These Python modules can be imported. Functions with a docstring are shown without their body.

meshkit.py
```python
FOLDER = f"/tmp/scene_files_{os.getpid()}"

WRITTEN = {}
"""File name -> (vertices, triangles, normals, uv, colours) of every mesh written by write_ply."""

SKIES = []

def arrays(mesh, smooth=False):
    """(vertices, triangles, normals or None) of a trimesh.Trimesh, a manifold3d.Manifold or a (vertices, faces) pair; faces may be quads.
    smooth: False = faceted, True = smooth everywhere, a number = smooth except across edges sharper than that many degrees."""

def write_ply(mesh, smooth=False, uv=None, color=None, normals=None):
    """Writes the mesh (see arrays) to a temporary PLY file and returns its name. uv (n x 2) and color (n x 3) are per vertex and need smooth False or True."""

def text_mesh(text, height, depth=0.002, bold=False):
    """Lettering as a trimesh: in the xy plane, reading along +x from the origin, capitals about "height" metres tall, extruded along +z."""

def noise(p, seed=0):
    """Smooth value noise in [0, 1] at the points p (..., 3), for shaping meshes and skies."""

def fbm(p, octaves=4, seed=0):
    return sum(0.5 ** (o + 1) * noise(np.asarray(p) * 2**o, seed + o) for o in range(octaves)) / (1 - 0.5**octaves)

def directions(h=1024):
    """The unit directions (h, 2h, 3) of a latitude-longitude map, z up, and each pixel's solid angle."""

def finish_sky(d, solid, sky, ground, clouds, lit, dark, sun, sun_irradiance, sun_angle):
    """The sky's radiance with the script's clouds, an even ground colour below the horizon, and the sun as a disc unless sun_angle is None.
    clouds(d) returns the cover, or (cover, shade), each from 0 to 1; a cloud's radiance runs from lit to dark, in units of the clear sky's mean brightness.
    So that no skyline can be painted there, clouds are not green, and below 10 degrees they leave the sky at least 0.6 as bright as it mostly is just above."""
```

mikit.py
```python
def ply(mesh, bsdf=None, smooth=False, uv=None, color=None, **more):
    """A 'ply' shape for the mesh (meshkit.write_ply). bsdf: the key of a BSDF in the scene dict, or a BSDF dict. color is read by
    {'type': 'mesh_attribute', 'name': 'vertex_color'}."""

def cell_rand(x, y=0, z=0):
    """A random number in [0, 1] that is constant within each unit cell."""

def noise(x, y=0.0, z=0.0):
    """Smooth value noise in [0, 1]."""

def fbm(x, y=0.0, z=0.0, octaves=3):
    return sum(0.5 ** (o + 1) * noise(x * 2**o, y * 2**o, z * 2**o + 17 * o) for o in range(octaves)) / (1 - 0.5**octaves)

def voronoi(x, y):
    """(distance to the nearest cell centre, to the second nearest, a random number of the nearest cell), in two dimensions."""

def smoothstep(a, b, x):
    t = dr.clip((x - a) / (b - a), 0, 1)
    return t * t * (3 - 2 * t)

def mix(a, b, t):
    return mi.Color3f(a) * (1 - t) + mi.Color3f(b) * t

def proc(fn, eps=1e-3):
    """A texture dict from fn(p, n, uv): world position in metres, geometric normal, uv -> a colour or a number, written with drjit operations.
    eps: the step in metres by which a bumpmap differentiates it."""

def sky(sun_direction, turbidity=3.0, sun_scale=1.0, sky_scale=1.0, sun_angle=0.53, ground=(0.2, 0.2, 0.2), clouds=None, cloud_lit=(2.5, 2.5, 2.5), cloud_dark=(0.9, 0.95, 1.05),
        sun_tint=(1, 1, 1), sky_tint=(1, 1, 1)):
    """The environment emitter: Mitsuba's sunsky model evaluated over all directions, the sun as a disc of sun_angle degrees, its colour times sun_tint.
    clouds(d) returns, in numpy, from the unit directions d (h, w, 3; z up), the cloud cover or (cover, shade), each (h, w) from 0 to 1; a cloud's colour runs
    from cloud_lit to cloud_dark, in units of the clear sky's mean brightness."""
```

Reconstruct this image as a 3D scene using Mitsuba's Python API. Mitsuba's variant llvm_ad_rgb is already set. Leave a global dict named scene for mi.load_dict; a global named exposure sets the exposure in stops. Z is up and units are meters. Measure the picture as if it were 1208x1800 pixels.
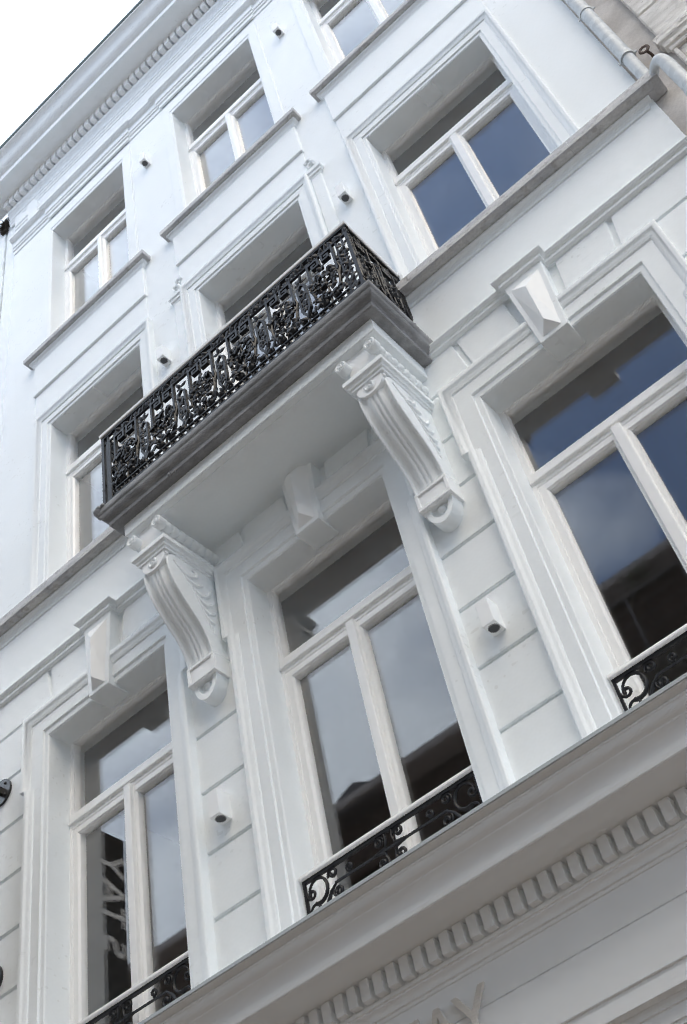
import math, random
import numpy as np
import trimesh
import mitsuba as mi
import drjit as dr
import mikit, meshkit
from mikit import noise, fbm, smoothstep, mix, voronoi
from shapely.geometry import Polygon, box as sbox, Point, LineString
from shapely.ops import unary_union

# ------------------------------------------------------------------ camera, sky, exposure
T = mi.ScalarTransform4f
CAM = np.array([0.0, -4.2, 1.6])
FWD = np.array([-0.33100102, 0.57488534, 0.74829484])
UP = np.array([0.5796904, -0.50183874, 0.64196334])
scene, labels = {}, {}
scene['camera'] = {'type': 'perspective', 'fov': 31.447, 'fov_axis': 'x', 'near_clip': 0.05, 'far_clip': 2000.0,
                   'to_world': T().look_at(origin=CAM.tolist(), target=(CAM + FWD).tolist(), up=UP.tolist())}


def cloud_cover(d):
    """A bank of bright cloud over the houses and to the left, thinning to hazy blue across the street."""
    q = np.stack([d[..., 0], d[..., 1], d[..., 2] * 1.6], -1)
    n = meshkit.fbm(q * 2.6 + 7.3, 5, seed=4)
    fine = meshkit.fbm(q * 9.0 + 3.1, 4, seed=9)
    az = d[..., 0] / np.maximum(np.hypot(d[..., 0], d[..., 1]), 1e-6)          # +1 right, -1 left
    left = np.clip((-az - 0.22) / 0.30, 0, 1)
    left = left * left * (3 - 2 * left)
    behind = np.clip((d[..., 1] + 0.22) / 0.35, 0, 1)
    right = np.clip((az + 0.04) / 0.40, 0, 1)
    high = np.clip((d[..., 2] - 0.895) / 0.045, 0, 1)
    low = 1 - 0.34 * np.clip((d[..., 2] - 0.70) / 0.16, 0, 1)
    front = np.maximum(np.maximum(left * low, right * 0.6), high * 0.92)
    base = front * (1 - behind) + 0.68 * behind
    wisp = meshkit.fbm(q * np.array([11.0, 15.0, 11.0]) + 1.7, 4, seed=21)
    cover = base * 0.8 + (n - 0.5) * 1.8 + (fine - 0.5) * 0.9 + 0.42 - 0.30 * (1 - base) * np.clip((d[..., 2] - 0.78) / 0.10, 0, 1)
    cover = np.clip(np.maximum(cover, behind), 0.0, 1.0)
    shade = np.clip(0.80 - 0.80 * base + ((fine - 0.5) * 1.8 + (wisp - 0.5) * 1.6 + (n - .5) * 1.1) * (1 - 0.75 * behind) * (1 - 0.45 * left), 0, 1)
    return cover, shade


scene['sky'] = mikit.sky([0.52, -0.58, 0.98], turbidity=3.0, sun_scale=0.15, sun_angle=42.0, sky_scale=1.0,
                         clouds=cloud_cover, cloud_lit=(2.40, 2.70, 3.06), cloud_dark=(0.34, 0.54, 1.02), sun_tint=(1.0, 1.0, 0.94), sky_tint=(1.05, 1.0, 0.95))
exposure = 3.06


# ------------------------------------------------------------------ materials
def mat(key, color, rough=0.6, bump=None, metallic=0.0, specular=0.5, eps=1e-3, **kw):
    b = {'type': 'principled', 'base_color': mikit.proc(color) if callable(color) else {'type': 'rgb', 'value': list(color)},
         'roughness': mikit.proc(rough) if callable(rough) else rough, 'metallic': metallic, 'specular': specular, **kw}
    if bump is not None:
        b = {'type': 'bumpmap', 'arbitrary': mikit.proc(bump[0], eps), 'scale': bump[1], 'bsdf': b}
    scene[key] = {'type': 'twosided', 'bsdf': b}


def c_render(p, n, uv):
    blot = fbm(p.x * 1.3 + 3, p.y * 1.3, p.z * 1.1, 3)
    grain = noise(p.x * 90, p.y * 90, p.z * 90)
    speck = smoothstep(0.80, 0.90, noise(p.x * 34, p.y * 34, p.z * 34)) * smoothstep(0.55, 0.75, fbm(p.x * 2.2 + 9, p.y * 2.2, p.z * 2.2, 2))
    c = mix((0.772, 0.806, 0.820), (0.728, 0.759, 0.77), smoothstep(0.35, 0.75, blot) * 0.6)
    return mix(c * (0.98 + 0.03 * grain), (0.46, 0.45, 0.43), speck * 0.25)


def h_render(p, n, uv):
    return 0.7 * fbm(p.x * 4, p.y * 4, p.z * 4, 3) + 0.05 * noise(p.x * 60, p.y * 60, p.z * 60)


def c_bluestone(p, n, uv):
    a = fbm(p.x * 6, p.y * 6, p.z * 20, 4)
    g = noise(p.x * 140, p.y * 140, p.z * 140)
    v = fbm(p.x * 28 + 4, p.y * 28, p.z * 28, 3)
    c = mix((0.40, 0.405, 0.42), (0.52, 0.515, 0.51), smoothstep(0.3, 0.7, a))
    return mix(c, (0.30, 0.285, 0.27), smoothstep(0.58, 0.78, v) * 0.55) * (0.88 + 0.2 * g)


def c_slab(p, n, uv):
    a = fbm(p.x * 5, p.y * 9, p.z * 9, 4)
    g = noise(p.x * 120, p.y * 120, p.z * 120)
    v = fbm(p.x * 17 + 4, p.y * 17, p.z * 17, 4)
    c = mix((0.19, 0.192, 0.198), (0.28, 0.282, 0.29), smoothstep(0.35, 0.68, a))
    return mix(c, (0.15, 0.149, 0.15), smoothstep(0.50, 0.72, v) * 0.35) * (0.88 + 0.2 * g)


def h_stone(p, n, uv):
    return fbm(p.x * 30, p.y * 30, p.z * 30, 3) + 0.3 * noise(p.x * 150, p.y * 150, p.z * 150)


def c_frame(p, n, uv):
    g = fbm(p.x * 9, p.y * 9, p.z * 9, 2)
    return mix((0.79, 0.795, 0.79), (0.76, 0.765, 0.76), g)


def c_galv(p, n, uv):
    f1, f2, r = voronoi(p.x * 26 + p.y * 19, p.z * 22)
    s = fbm(p.x * 7, p.y * 7, p.z * 5, 3)
    return mix((0.38, 0.405, 0.42), (0.56, 0.585, 0.60), r * 0.55 + s * 0.45)


def c_neigh(p, n, uv):
    a = fbm(p.x * 4, p.y * 4, p.z * 4, 4)
    g = noise(p.x * 110, p.y * 110, p.z * 110)
    return mix((0.46, 0.435, 0.41), (0.60, 0.575, 0.55), smoothstep(0.3, 0.7, a)) * (0.9 + 0.15 * g)


def c_quoin(p, n, uv):
    a = fbm(p.x * 6, p.y * 6, p.z * 22, 4)
    g = noise(p.x * 70, p.y * 70, p.z * 260)
    pits = smoothstep(0.66, 0.8, fbm(p.x * 40, p.y * 40, p.z * 90, 3))
    c = mix((0.66, 0.63, 0.59), (0.80, 0.775, 0.735), smoothstep(0.3, 0.7, a)) * (0.86 + 0.2 * g)
    return mix(c, (0.24, 0.22, 0.20), pits * 0.6)


def h_quoin(p, n, uv):
    return fbm(p.x * 16, p.y * 16, p.z * 60, 4)


def c_peel(p, n, uv):
    a = fbm(p.x * 14, p.y * 14, p.z * 14, 4)
    e = fbm(p.x * 45 + 8, p.y * 45, p.z * 45, 3)
    c = mix((0.55, 0.53, 0.50), (0.40, 0.38, 0.36), smoothstep(0.4, 0.7, e))
    return mix(c, (0.03, 0.03, 0.03), smoothstep(0.57, 0.63, a))


def c_iron(p, n, uv):
    g = fbm(p.x * 40, p.y * 40, p.z * 40, 2)
    return mix((0.006, 0.006, 0.007), (0.015, 0.016, 0.019), g)


def c_brick(p, n, uv):
    u, w = p.x / 0.215, p.z / 0.075
    row = dr.floor(w)
    u = u + 0.5 * (row - 2 * dr.floor(row / 2))
    fu, fw = u - dr.floor(u), w - row
    joint = dr.maximum(smoothstep(0.94, 0.97, fu), smoothstep(0.84, 0.92, fw))
    r = mikit.cell_rand(u, w)
    return mix(mix((0.05, 0.032, 0.027), (0.085, 0.052, 0.042), r), (0.09, 0.085, 0.08), joint)


def c_street(p, n, uv):
    return mix((0.115, 0.078, 0.05), (0.17, 0.12, 0.08), fbm(p.x * 3, p.y * 3, 0, 4))


def c_letter(p, n, uv):
    return mix((0.58, 0.55, 0.50), (0.68, 0.645, 0.60), noise(p.x * 30, p.y * 30, p.z * 160))


def c_rust(p, n, uv):
    return mix((0.045, 0.032, 0.027), (0.10, 0.065, 0.05), fbm(p.x * 60, p.y * 60, p.z * 60, 3))


mat('paint', c_render, 0.55, (h_render, 0.002), specular=0.35)
mat('paint_smooth', (0.78, 0.795, 0.80), 0.5, specular=0.4)
mat('bluestone', c_bluestone, 0.62, (h_stone, 0.004), specular=0.4)
mat('slab_stone', c_slab, 0.6, (h_stone, 0.006), specular=0.4)
mat('frame_paint', c_frame, 0.28)
mat('iron', c_iron, 0.40, specular=0.26)
mat('rail_cap', (0.66, 0.66, 0.65), 0.45)
mat('galvanised', c_galv, 0.6, metallic=0.25)
mat('neighbour_render', c_neigh, 0.85, (h_stone, 0.004), specular=0.2)
mat('neighbour_stone', c_quoin, 0.85, (h_quoin, 0.02), specular=0.2)
mat('peeling', c_peel, 0.8, (h_stone, 0.012), specular=0.2)
mat('brick', c_brick, 0.85, specular=0.2)
mat('slate', (0.10, 0.095, 0.105), 0.6)
mat('zinc', (0.42, 0.45, 0.46), 0.5, metallic=0.3)
mat('gutter', (0.12, 0.15, 0.145), 0.5)
mat('room', (0.34, 0.33, 0.31), 0.8, specular=0.1)
mat('lens', (0.05, 0.05, 0.052), 0.15)
mat('opposite_roof', (0.46, 0.42, 0.41), 0.6)
mat('lens_ring', (0.22, 0.22, 0.22), 0.35, metallic=0.5)
mat('street', c_street, 0.8)
mat('opposite_render', (0.64, 0.60, 0.54), 0.8)
mat('paving', (0.24, 0.22, 0.195), 0.8)
mat('letter_metal', c_letter, 0.45, specular=0.4)
mat('sign_black', (0.012, 0.012, 0.013), 0.25)
mat('sign_board', (0.010, 0.010, 0.011), 0.8, specular=0.1)
mat('sign_white', (0.75, 0.75, 0.74), 0.4)
mat('rust', c_rust, 0.75)
mat('twig', (0.035, 0.03, 0.025), 0.9, specular=0.1)
mat('leaf', (0.045, 0.075, 0.03), 0.6)
scene['pane_glass'] = {'type': 'thindielectric', 'int_ior': 1.47, 'ext_ior': 1.0}


# ------------------------------------------------------------------ mesh helpers
class Mesh:
    def __init__(self):
        self.v, self.f, self.n = [], [], 0

    def add(self, v, f):
        v = np.asarray(v, float).reshape(-1, 3)
        f = np.asarray(f, int)
        if f.shape[1] == 4:
            f = np.vstack([f[:, [0, 1, 2]], f[:, [0, 2, 3]]])
        self.v.append(v)
        self.f.append(f + self.n)
        self.n += len(v)
        return self

    def tm(self, t):
        return self.add(np.array(t.vertices), np.array(t.faces))

    def loft(self, rings, closed=True, caps=True):
        """rings (k, n, 3): the closed profile loop at each station."""
        r = np.asarray(rings, float)
        k, n = r.shape[:2]
        i, j = np.meshgrid(np.arange(k - 1), np.arange(n if closed else n - 1), indexing='ij')
        i, j = i.ravel(), j.ravel()
        a, b = i * n + j, i * n + (j + 1) % n
        self.add(r.reshape(-1, 3), np.stack([a, b, b + n, a + n], 1))
        if caps and closed:
            for q in (0, -1):
                self.cap(r[q])
        return self

    def cap(self, ring):
        ring = np.asarray(ring, float)
        c = ring.mean(0)
        u, s, vt = np.linalg.svd(ring - c)
        p2 = (ring - c) @ vt[:2].T
        try:
            pv, pf = trimesh.creation.triangulate_polygon(Polygon(p2), engine='earcut')
            self.add(c + np.asarray(pv)[:, :1] * vt[0] + np.asarray(pv)[:, 1:2] * vt[1], pf)
        except Exception:
            m = len(ring)
            self.add(np.vstack([ring, c]), [[a, (a + 1) % m, m] for a in range(m)])

    def box(self, x0, x1, y0, y1, z0, z1, b=0.0):
        """A box, its edges on the street side (y0) chamfered by b."""
        if b <= 0:
            v = [[x, y, z] for x in (x0, x1) for y in (y0, y1) for z in (z0, z1)]
            return self.add(v, [[0, 1, 3, 2], [4, 6, 7, 5], [0, 4, 5, 1], [2, 3, 7, 6], [0, 2, 6, 4], [1, 5, 7, 3]])
        ring = lambda y, e: [[x0 + e, y, z0 + e], [x1 - e, y, z0 + e], [x1 - e, y, z1 - e], [x0 + e, y, z1 - e]]
        return self.loft([ring(y1, 0), ring(y0 + b, 0), ring(y0, b)])

    def poly_y(self, poly, y0, y1, b=0.0):
        """A shapely polygon in (x, z) extruded from y0 (street side) to y1, front edges chamfered by b (simple polygons only)."""
        for g in getattr(poly, 'geoms', [poly]):
            if b > 0:
                inner = g.buffer(-b, join_style=2)
                if not inner.is_empty and len(inner.exterior.coords) == len(g.exterior.coords):
                    P = np.array(g.exterior.coords)[:-1]
                    Q = np.array(inner.exterior.coords)[:-1]
                    k = np.argmin(((Q - P[0]) ** 2).sum(1))
                    Q = np.roll(Q, -k, 0)
                    if ((Q[1] - P[1]) ** 2).sum() > ((Q[-1] - P[1]) ** 2).sum():
                        Q = np.vstack([Q[:1], Q[1:][::-1]])
                    r = lambda A, y: np.stack([A[:, 0], np.full(len(A), y), A[:, 1]], 1)
                    self.loft([r(P, y1), r(P, y0 + b), r(Q, y0)])
                    continue
            t = trimesh.creation.extrude_polygon(g, y1 - y0, engine='earcut')
            v = np.array(t.vertices)
            self.add(np.stack([v[:, 0], y0 + v[:, 2], v[:, 1]], 1), t.faces)
        return self

    def tube(self, pts, r, sides=8, caps=True, flat=None):
        pts = np.asarray(pts, float)
        r = np.broadcast_to(np.asarray(r, float), (len(pts),))
        t = np.gradient(pts, axis=0)
        t /= np.linalg.norm(t, axis=1, keepdims=True) + 1e-12
        ref = np.array([0, 1.0, 0]) if abs(t[:, 1]).mean() < 0.8 else np.array([0, 0, 1.0])
        a = np.cross(t, ref)
        a /= np.linalg.norm(a, axis=1, keepdims=True) + 1e-12
        b = np.cross(t, a)
        th = np.arange(sides) / sides * 2 * np.pi + np.pi / sides
        s = 1.0 if flat is None else flat
        rings = pts[:, None] + r[:, None, None] * (np.cos(th)[None, :, None] * a[:, None] + s * np.sin(th)[None, :, None] * b[:, None])
        return self.loft(rings, True, caps)

    def build(self):
        return trimesh.Trimesh(np.vstack(self.v), np.vstack(self.f), process=False)


names = {}


def numbered(key):
    k = names.get(key, 0)
    names[key] = k + 1
    return key if k == 0 else f'{key}_{k:03d}'


def put(key, mesh, bsdf, smooth=False, label=None, cat=None, group=None, kind=None):
    """One entry of the scene, numbered if the key is taken."""
    key = numbered(key)
    scene[key] = mikit.ply(mesh.build() if isinstance(mesh, Mesh) else mesh, bsdf, smooth=smooth)
    tag(key, label, cat, group, kind)
    return key


def tag(key, label=None, cat=None, group=None, kind=None):
    d = {k: v for k, v in (('label', label), ('category', cat), ('group', group), ('kind', kind)) if v}
    if d:
        labels.setdefault(key, {}).update(d)
    return key


def thing(key, label, cat, group=None):
    key = numbered(key)
    tag(key, label, cat, group)
    return key


def moulding(prof, x0, x1, y0=0.0, back=0.02, left=False, right=False, mesh=None):
    """A profile of (projection, height) points run along x in front of the plane y0; left/right = a mitred return to y=back."""
    P = np.asarray(prof, float)
    p, z = P[:, 0], P[:, 1]
    o = np.ones_like(p)
    rings = []
    if left:
        rings.append(np.stack([x0 - p, o * back, z], 1))
        rings.append(np.stack([x0 - p, y0 - p, z], 1))
    else:
        rings.append(np.stack([x0 * o, y0 - p, z], 1))
    if right:
        rings.append(np.stack([x1 + p, y0 - p, z], 1))
        rings.append(np.stack([x1 + p, o * back, z], 1))
    else:
        rings.append(np.stack([x1 * o, y0 - p, z], 1))
    return (mesh or Mesh()).loft(rings)


def curve(p0, p1, bulge, n=6):
    """Points from p0 to p1 in the profile plane, bowed sideways by bulge times the length (cove or ovolo)."""
    p0, p1 = np.array(p0, float), np.array(p1, float)
    d = p1 - p0
    m = np.array([-d[1], d[0]])
    return [tuple(p0 + d * t + m * bulge * 4 * t * (1 - t)) for t in np.linspace(0, 1, n)]


def architrave(xl, xr, zb, zt, prof, head=1.0, ear=0.0, zear=None, ear_from=0.115, wall=0.0):
    """A moulded surround on both jambs and the head of an opening; prof = (distance outward, projection)."""
    P = np.asarray(prof, float)
    d, y = P[:, 0], wall - P[:, 1]
    D = d.max()
    e = ear * np.clip((d - ear_from * 0.55) / (ear_from * 0.45), 0, 1)
    dh = d * head
    st = lambda x, z: np.stack([x, y, np.broadcast_to(z, y.shape)], 1)
    rings = [st(xl - d, zb)]
    if zear:
        rings += [st(xl - d, zear), st(xl - d - e, zear + 0.012)]
    rings += [st(xl - d - e, zt + dh), st(xr + d + e, zt + dh)]
    if zear:
        rings += [st(xr + d + e, zear + 0.012), st(xr + d, zear)]
    rings += [st(xr + d, zb)]
    return Mesh().loft(rings)


def ring_frame(x0, x1, z0, z1, w, prof):
    """A four-sided mitred frame inside the rectangle; prof = (t in 0..1 across the width w from outside in, y)."""
    P = np.asarray(prof, float)
    rings = []
    for sx, sz in ((0, 0), (1, 0), (1, 1), (0, 1), (0, 0)):
        d = P[:, 0] * w
        x = x0 + d if sx == 0 else x1 - d
        z = z0 + d if sz == 0 else z1 - d
        rings.append(np.stack([x, P[:, 1], z], 1))
    return Mesh().loft(rings, caps=False)


HOUSE = thing('townhouse', 'white painted townhouse front with stone sills, dentil cornices and a small iron balcony', 'house')
H = HOUSE + '__'
XL, XR = -6.03, 0.395          # ends of the front
CX = {1: (-4.505, -2.650, -0.792), 2: (-4.533, -2.662, -0.777), 3: (-4.578, -2.657, -0.815)}
HALF = {1: 0.553, 2: 0.571, 3: 0.567}
ZT = {1: 7.108, 2: 10.705, 3: 14.46}
ZB = {1: 4.70, 2: 8.56, 3: 12.01}
DOOR_Z = 7.88

# ------------------------------------------------------------------ ground and street
put('ground', Mesh().box(-120, 120, -120, 120, -0.4, 0.0), 'street', kind='structure')
put('square', Mesh().box(3.7, 60, -60, -7.6, -0.05, 0.02).box(3.7, 60, -7.6, -1.6, -0.05, 0.015), 'paving', kind='structure')
put('pavement', Mesh().box(-40, 30, -1.6, 0.0, -0.1, 0.12), 'street', kind='structure')
put('pavement', Mesh().box(-40, 30, -7.5, -6.1, -0.1, 0.12), 'street', kind='structure')

# ------------------------------------------------------------------ walls of the townhouse
# upper wall from the string course to the eaves
up = sbox(-5.835, 8.30, XR, 16.2)
for s in (2, 3):
    for i, c in enumerate(CX[s]):
        up = up.difference(sbox(c - HALF[s], (DOOR_Z - 0.2) if (s == 2 and i == 1) else ZB[s] - 0.05, c + HALF[s], ZT[s]))
put(H + 'wall', Mesh().poly_y(up, 0.0, 0.30), 'paint', label='smooth white rendered wall of the two upper storeys')
put(H + 'corner_strip', Mesh().box(XL, -5.835, 0.022, 0.3, 3.2, 16.2), 'paint')
# first floor wall behind the channelled blocks
GD = 0.022
low = sbox(-5.835, 4.30, XR, 8.30)
for i, c in enumerate(CX[1]):
    low = low.difference(sbox(c - HALF[1], ZB[1] - 0.02, c + HALF[1], ZT[1]))
low = low.difference(sbox(CX[2][1] - HALF[2], DOOR_Z - 0.2, CX[2][1] + HALF[2], 8.4))
WALL1 = put(H + 'wall', Mesh().poly_y(low, GD, 0.30), 'paint')
fr = sbox(-5.835, 7.725, XR, 8.36).difference(sbox(CX[2][1] - HALF[2], DOOR_Z - 0.2, CX[2][1] + HALF[2], 8.4))
put(H + 'frieze', Mesh().poly_y(fr, 0.0, GD + 0.001), 'paint')

# channelled blocks of the piers, each a piece of its own
AW = 0.185                                                       # width of the first floor surrounds
COURSES = [4.645, 5.030, 5.421, 5.816, 6.213, 6.610, 7.006, 7.405]
GAP = 0.021
ends = [-5.833] + [v for c in CX[1] for v in (c - HALF[1] - AW + 0.03, c + HALF[1] + AW - 0.03)] + [XR]
for k in range(0, 8, 2):
    xa, xb = ends[k], ends[k + 1]
    lo = 4.40
    for z in COURSES:
        put(WALL1 + '__block', Mesh().box(xa, xb, 0.0, GD + 0.004, lo, z - GAP / 2, 0.004), 'paint')
        lo = z + GAP / 2
# top course: long blocks between the windows, wedge shaped ones over them
def trap(a0, a1, b0, b1, z0, z1):
    return Polygon([(a0, z0), (b0, z0), (b1, z1), (a1, z1)])
z0, z1 = 7.405 + GAP / 2, 7.727
lefts = [-5.833] + [None] * 3
for i, c in enumerate(CX[1]):
    for s in (-1, 1):
        a0, a1, b0, b1 = 0.163, 0.194, 0.515, 0.560
        q = [(c + s * a0, z0), (c + s * b0, z0), (c + s * b1, z1), (c + s * a1, z1)]
        put(WALL1 + '__block', Mesh().poly_y(Polygon(q), 0.0, GD + 0.004, 0.004), 'paint')
cl = [None] + list(CX[1]) + [None]
for a, b in zip(cl[:-1], cl[1:]):
    l0, l1 = (a + 0.551, a + 0.596) if a is not None else (-5.833, -5.833)
    r0, r1 = (b - 0.551, b - 0.596) if b is not None else (XR, XR)
    put(WALL1 + '__block', Mesh().poly_y(trap(l0, l1, r0, r1, z0, z1), 0.0, GD + 0.004, 0.004), 'paint')

# ------------------------------------------------------------------ mouldings across the front
ent = [(0, 7.80), (0.052, 7.80), (0.056, 7.795), (0.056, 7.787)] + curve((0.052, 7.785), (0.028, 7.762), 0.12, 5) + [(0.027, 7.738), (0.0, 7.728), (-0.01, 7.728), (-0.01, 7.80)]
KB = 0.068                                                       # projection of the keystones
xs = [XL + 0.19] + [v for c in CX[1] for v in (c - 0.125, c + 0.125)] + [XR]
for k in range(0, 8, 2):
    put(H + 'entablature_moulding', moulding(ent, xs[k], xs[k + 1]), 'paint', smooth=40)

stone = [(-0.01, 8.418), (0.038, 8.418), (0.05, 8.424)] + curve((0.05, 8.424), (0.098, 8.434), -0.10, 4) + [(0.107, 8.440), (0.108, 8.518), (0.103, 8.529), (-0.01, 8.545)]
bed = [(-0.01, 8.345), (0.010, 8.345), (0.013, 8.368)] + curve((0.016, 8.370), (0.040, 8.400), 0.15, 5) + [(0.046, 8.403), (0.046, 8.417), (-0.01, 8.417)]
SC = thing(H + 'string_course', 'grey stone ledge running across the front under the second floor windows', None)
pieces = [(-6.03, -5.02), (-5.017, -3.42), (-1.895, -1.45), (-1.447, -0.15), (-0.147, 0.50)]
for a, b in pieces:
    e = b == 0.50
    put(SC + '__stone', moulding(stone, a, b - 0.108 if e else b, right=e, back=0.03), 'bluestone', smooth=35)
for a, b in ((-6.03, -3.42), (-1.895, 0.345)):
    put(SC + '__bed_moulding', moulding(bed, a, b, right=(b > 0)), 'paint', smooth=40)

# ------------------------------------------------------------------ main cornice
COR = put(H + 'cornice', moulding([(0.02, 16.10), (0.022, 16.10), (0.022, 16.125), (0.335, 16.125), (0.335, 16.115), (0.35, 16.115), (0.35, 16.232), (0.362, 16.236)]
                                  + curve((0.366, 16.24), (0.44, 16.33), -0.14, 6) + curve((0.44, 16.33), (0.515, 16.42), 0.14, 6)[1:]
                                  + [(0.525, 16.425), (0.525, 16.455), (0.02, 16.50)], XL - 1.6, XR, left=False), 'paint', smooth=35,
          label='deep white main cornice with a row of dentils')
put(COR + '__gutter', moulding([(0.40, 16.455), (0.53, 16.452), (0.54, 16.462), (0.545, 16.485), (0.40, 16.50)], XL - 1.6, XR), 'gutter', smooth=35)
bedm = [(-0.01, 15.66), (0.008, 15.66), (0.010, 15.70), (0.022, 15.715), (0.022, 15.76), (0.03, 15.765)] + curve((0.03, 15.77), (0.055, 15.90), 0.14, 5) + \
       [(0.062, 15.905), (0.062, 15.982), (0.022, 15.984), (0.022, 16.10), (-0.01, 16.10)]
put(COR + '__bed_moulding', moulding(bedm, XL + 0.08, XR), 'paint', smooth=35)
x = -5.945
while x < XR - 0.1:
    put(COR + '__dentil', Mesh().box(x, x + 0.070, -0.132, -0.010, 15.986, 16.126, 0.003), 'paint_smooth')
    x += 0.0985
# the band under the cornice, stepping forward over the windows
band = [(-0.01, 14.80), (0.012, 14.80), (0.014, 14.86), (0.028, 14.868), (0.028, 14.905), (0.04, 14.912), (0.04, 15.0), (0.045, 15.01)] + \
       curve((0.05, 15.012), (0.088, 15.045), -0.1, 4) + [(0.095, 15.05), (0.095, 15.085), (0.08, 15.098), (-0.01, 15.13)]
xs = [XL + 0.2] + [v for c in CX[3] for v in (c - 0.70, c + 0.70)] + [XR]
xs[1] = -5.19
m = Mesh()
for k in range(0, 8, 2):
    moulding(band, xs[k], xs[k + 1], mesh=m)
for k in range(1, 6, 2):
    moulding(band, xs[k] + 0.0, xs[k + 1], y0=-0.02, left=True, right=True, mesh=m)
put(H + 'eaves_band', m, 'paint', smooth=35)
# ragged plaster panel at the left end of the frieze
t = np.linspace(-5.80, -5.40, 24)
top = 15.60 + 0.07 * np.sin((t + 5.8) * 26) * np.linspace(0.4, 1, 24) + 0.03 * np.sin((t + 5.8) * 61)
pan = Mesh().poly_y(Polygon([(-5.80, 15.10), (-5.40, 15.10)] + list(zip(t[::-1], top[::-1]))), -0.05, 0.0)
for k in range(3):
    pan.box(-5.78, -5.55, -0.062, -0.048, 15.17 + 0.09 * k, 15.215 + 0.09 * k, 0.006)
put(H + 'plaster_panel', pan, 'paint')

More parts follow.
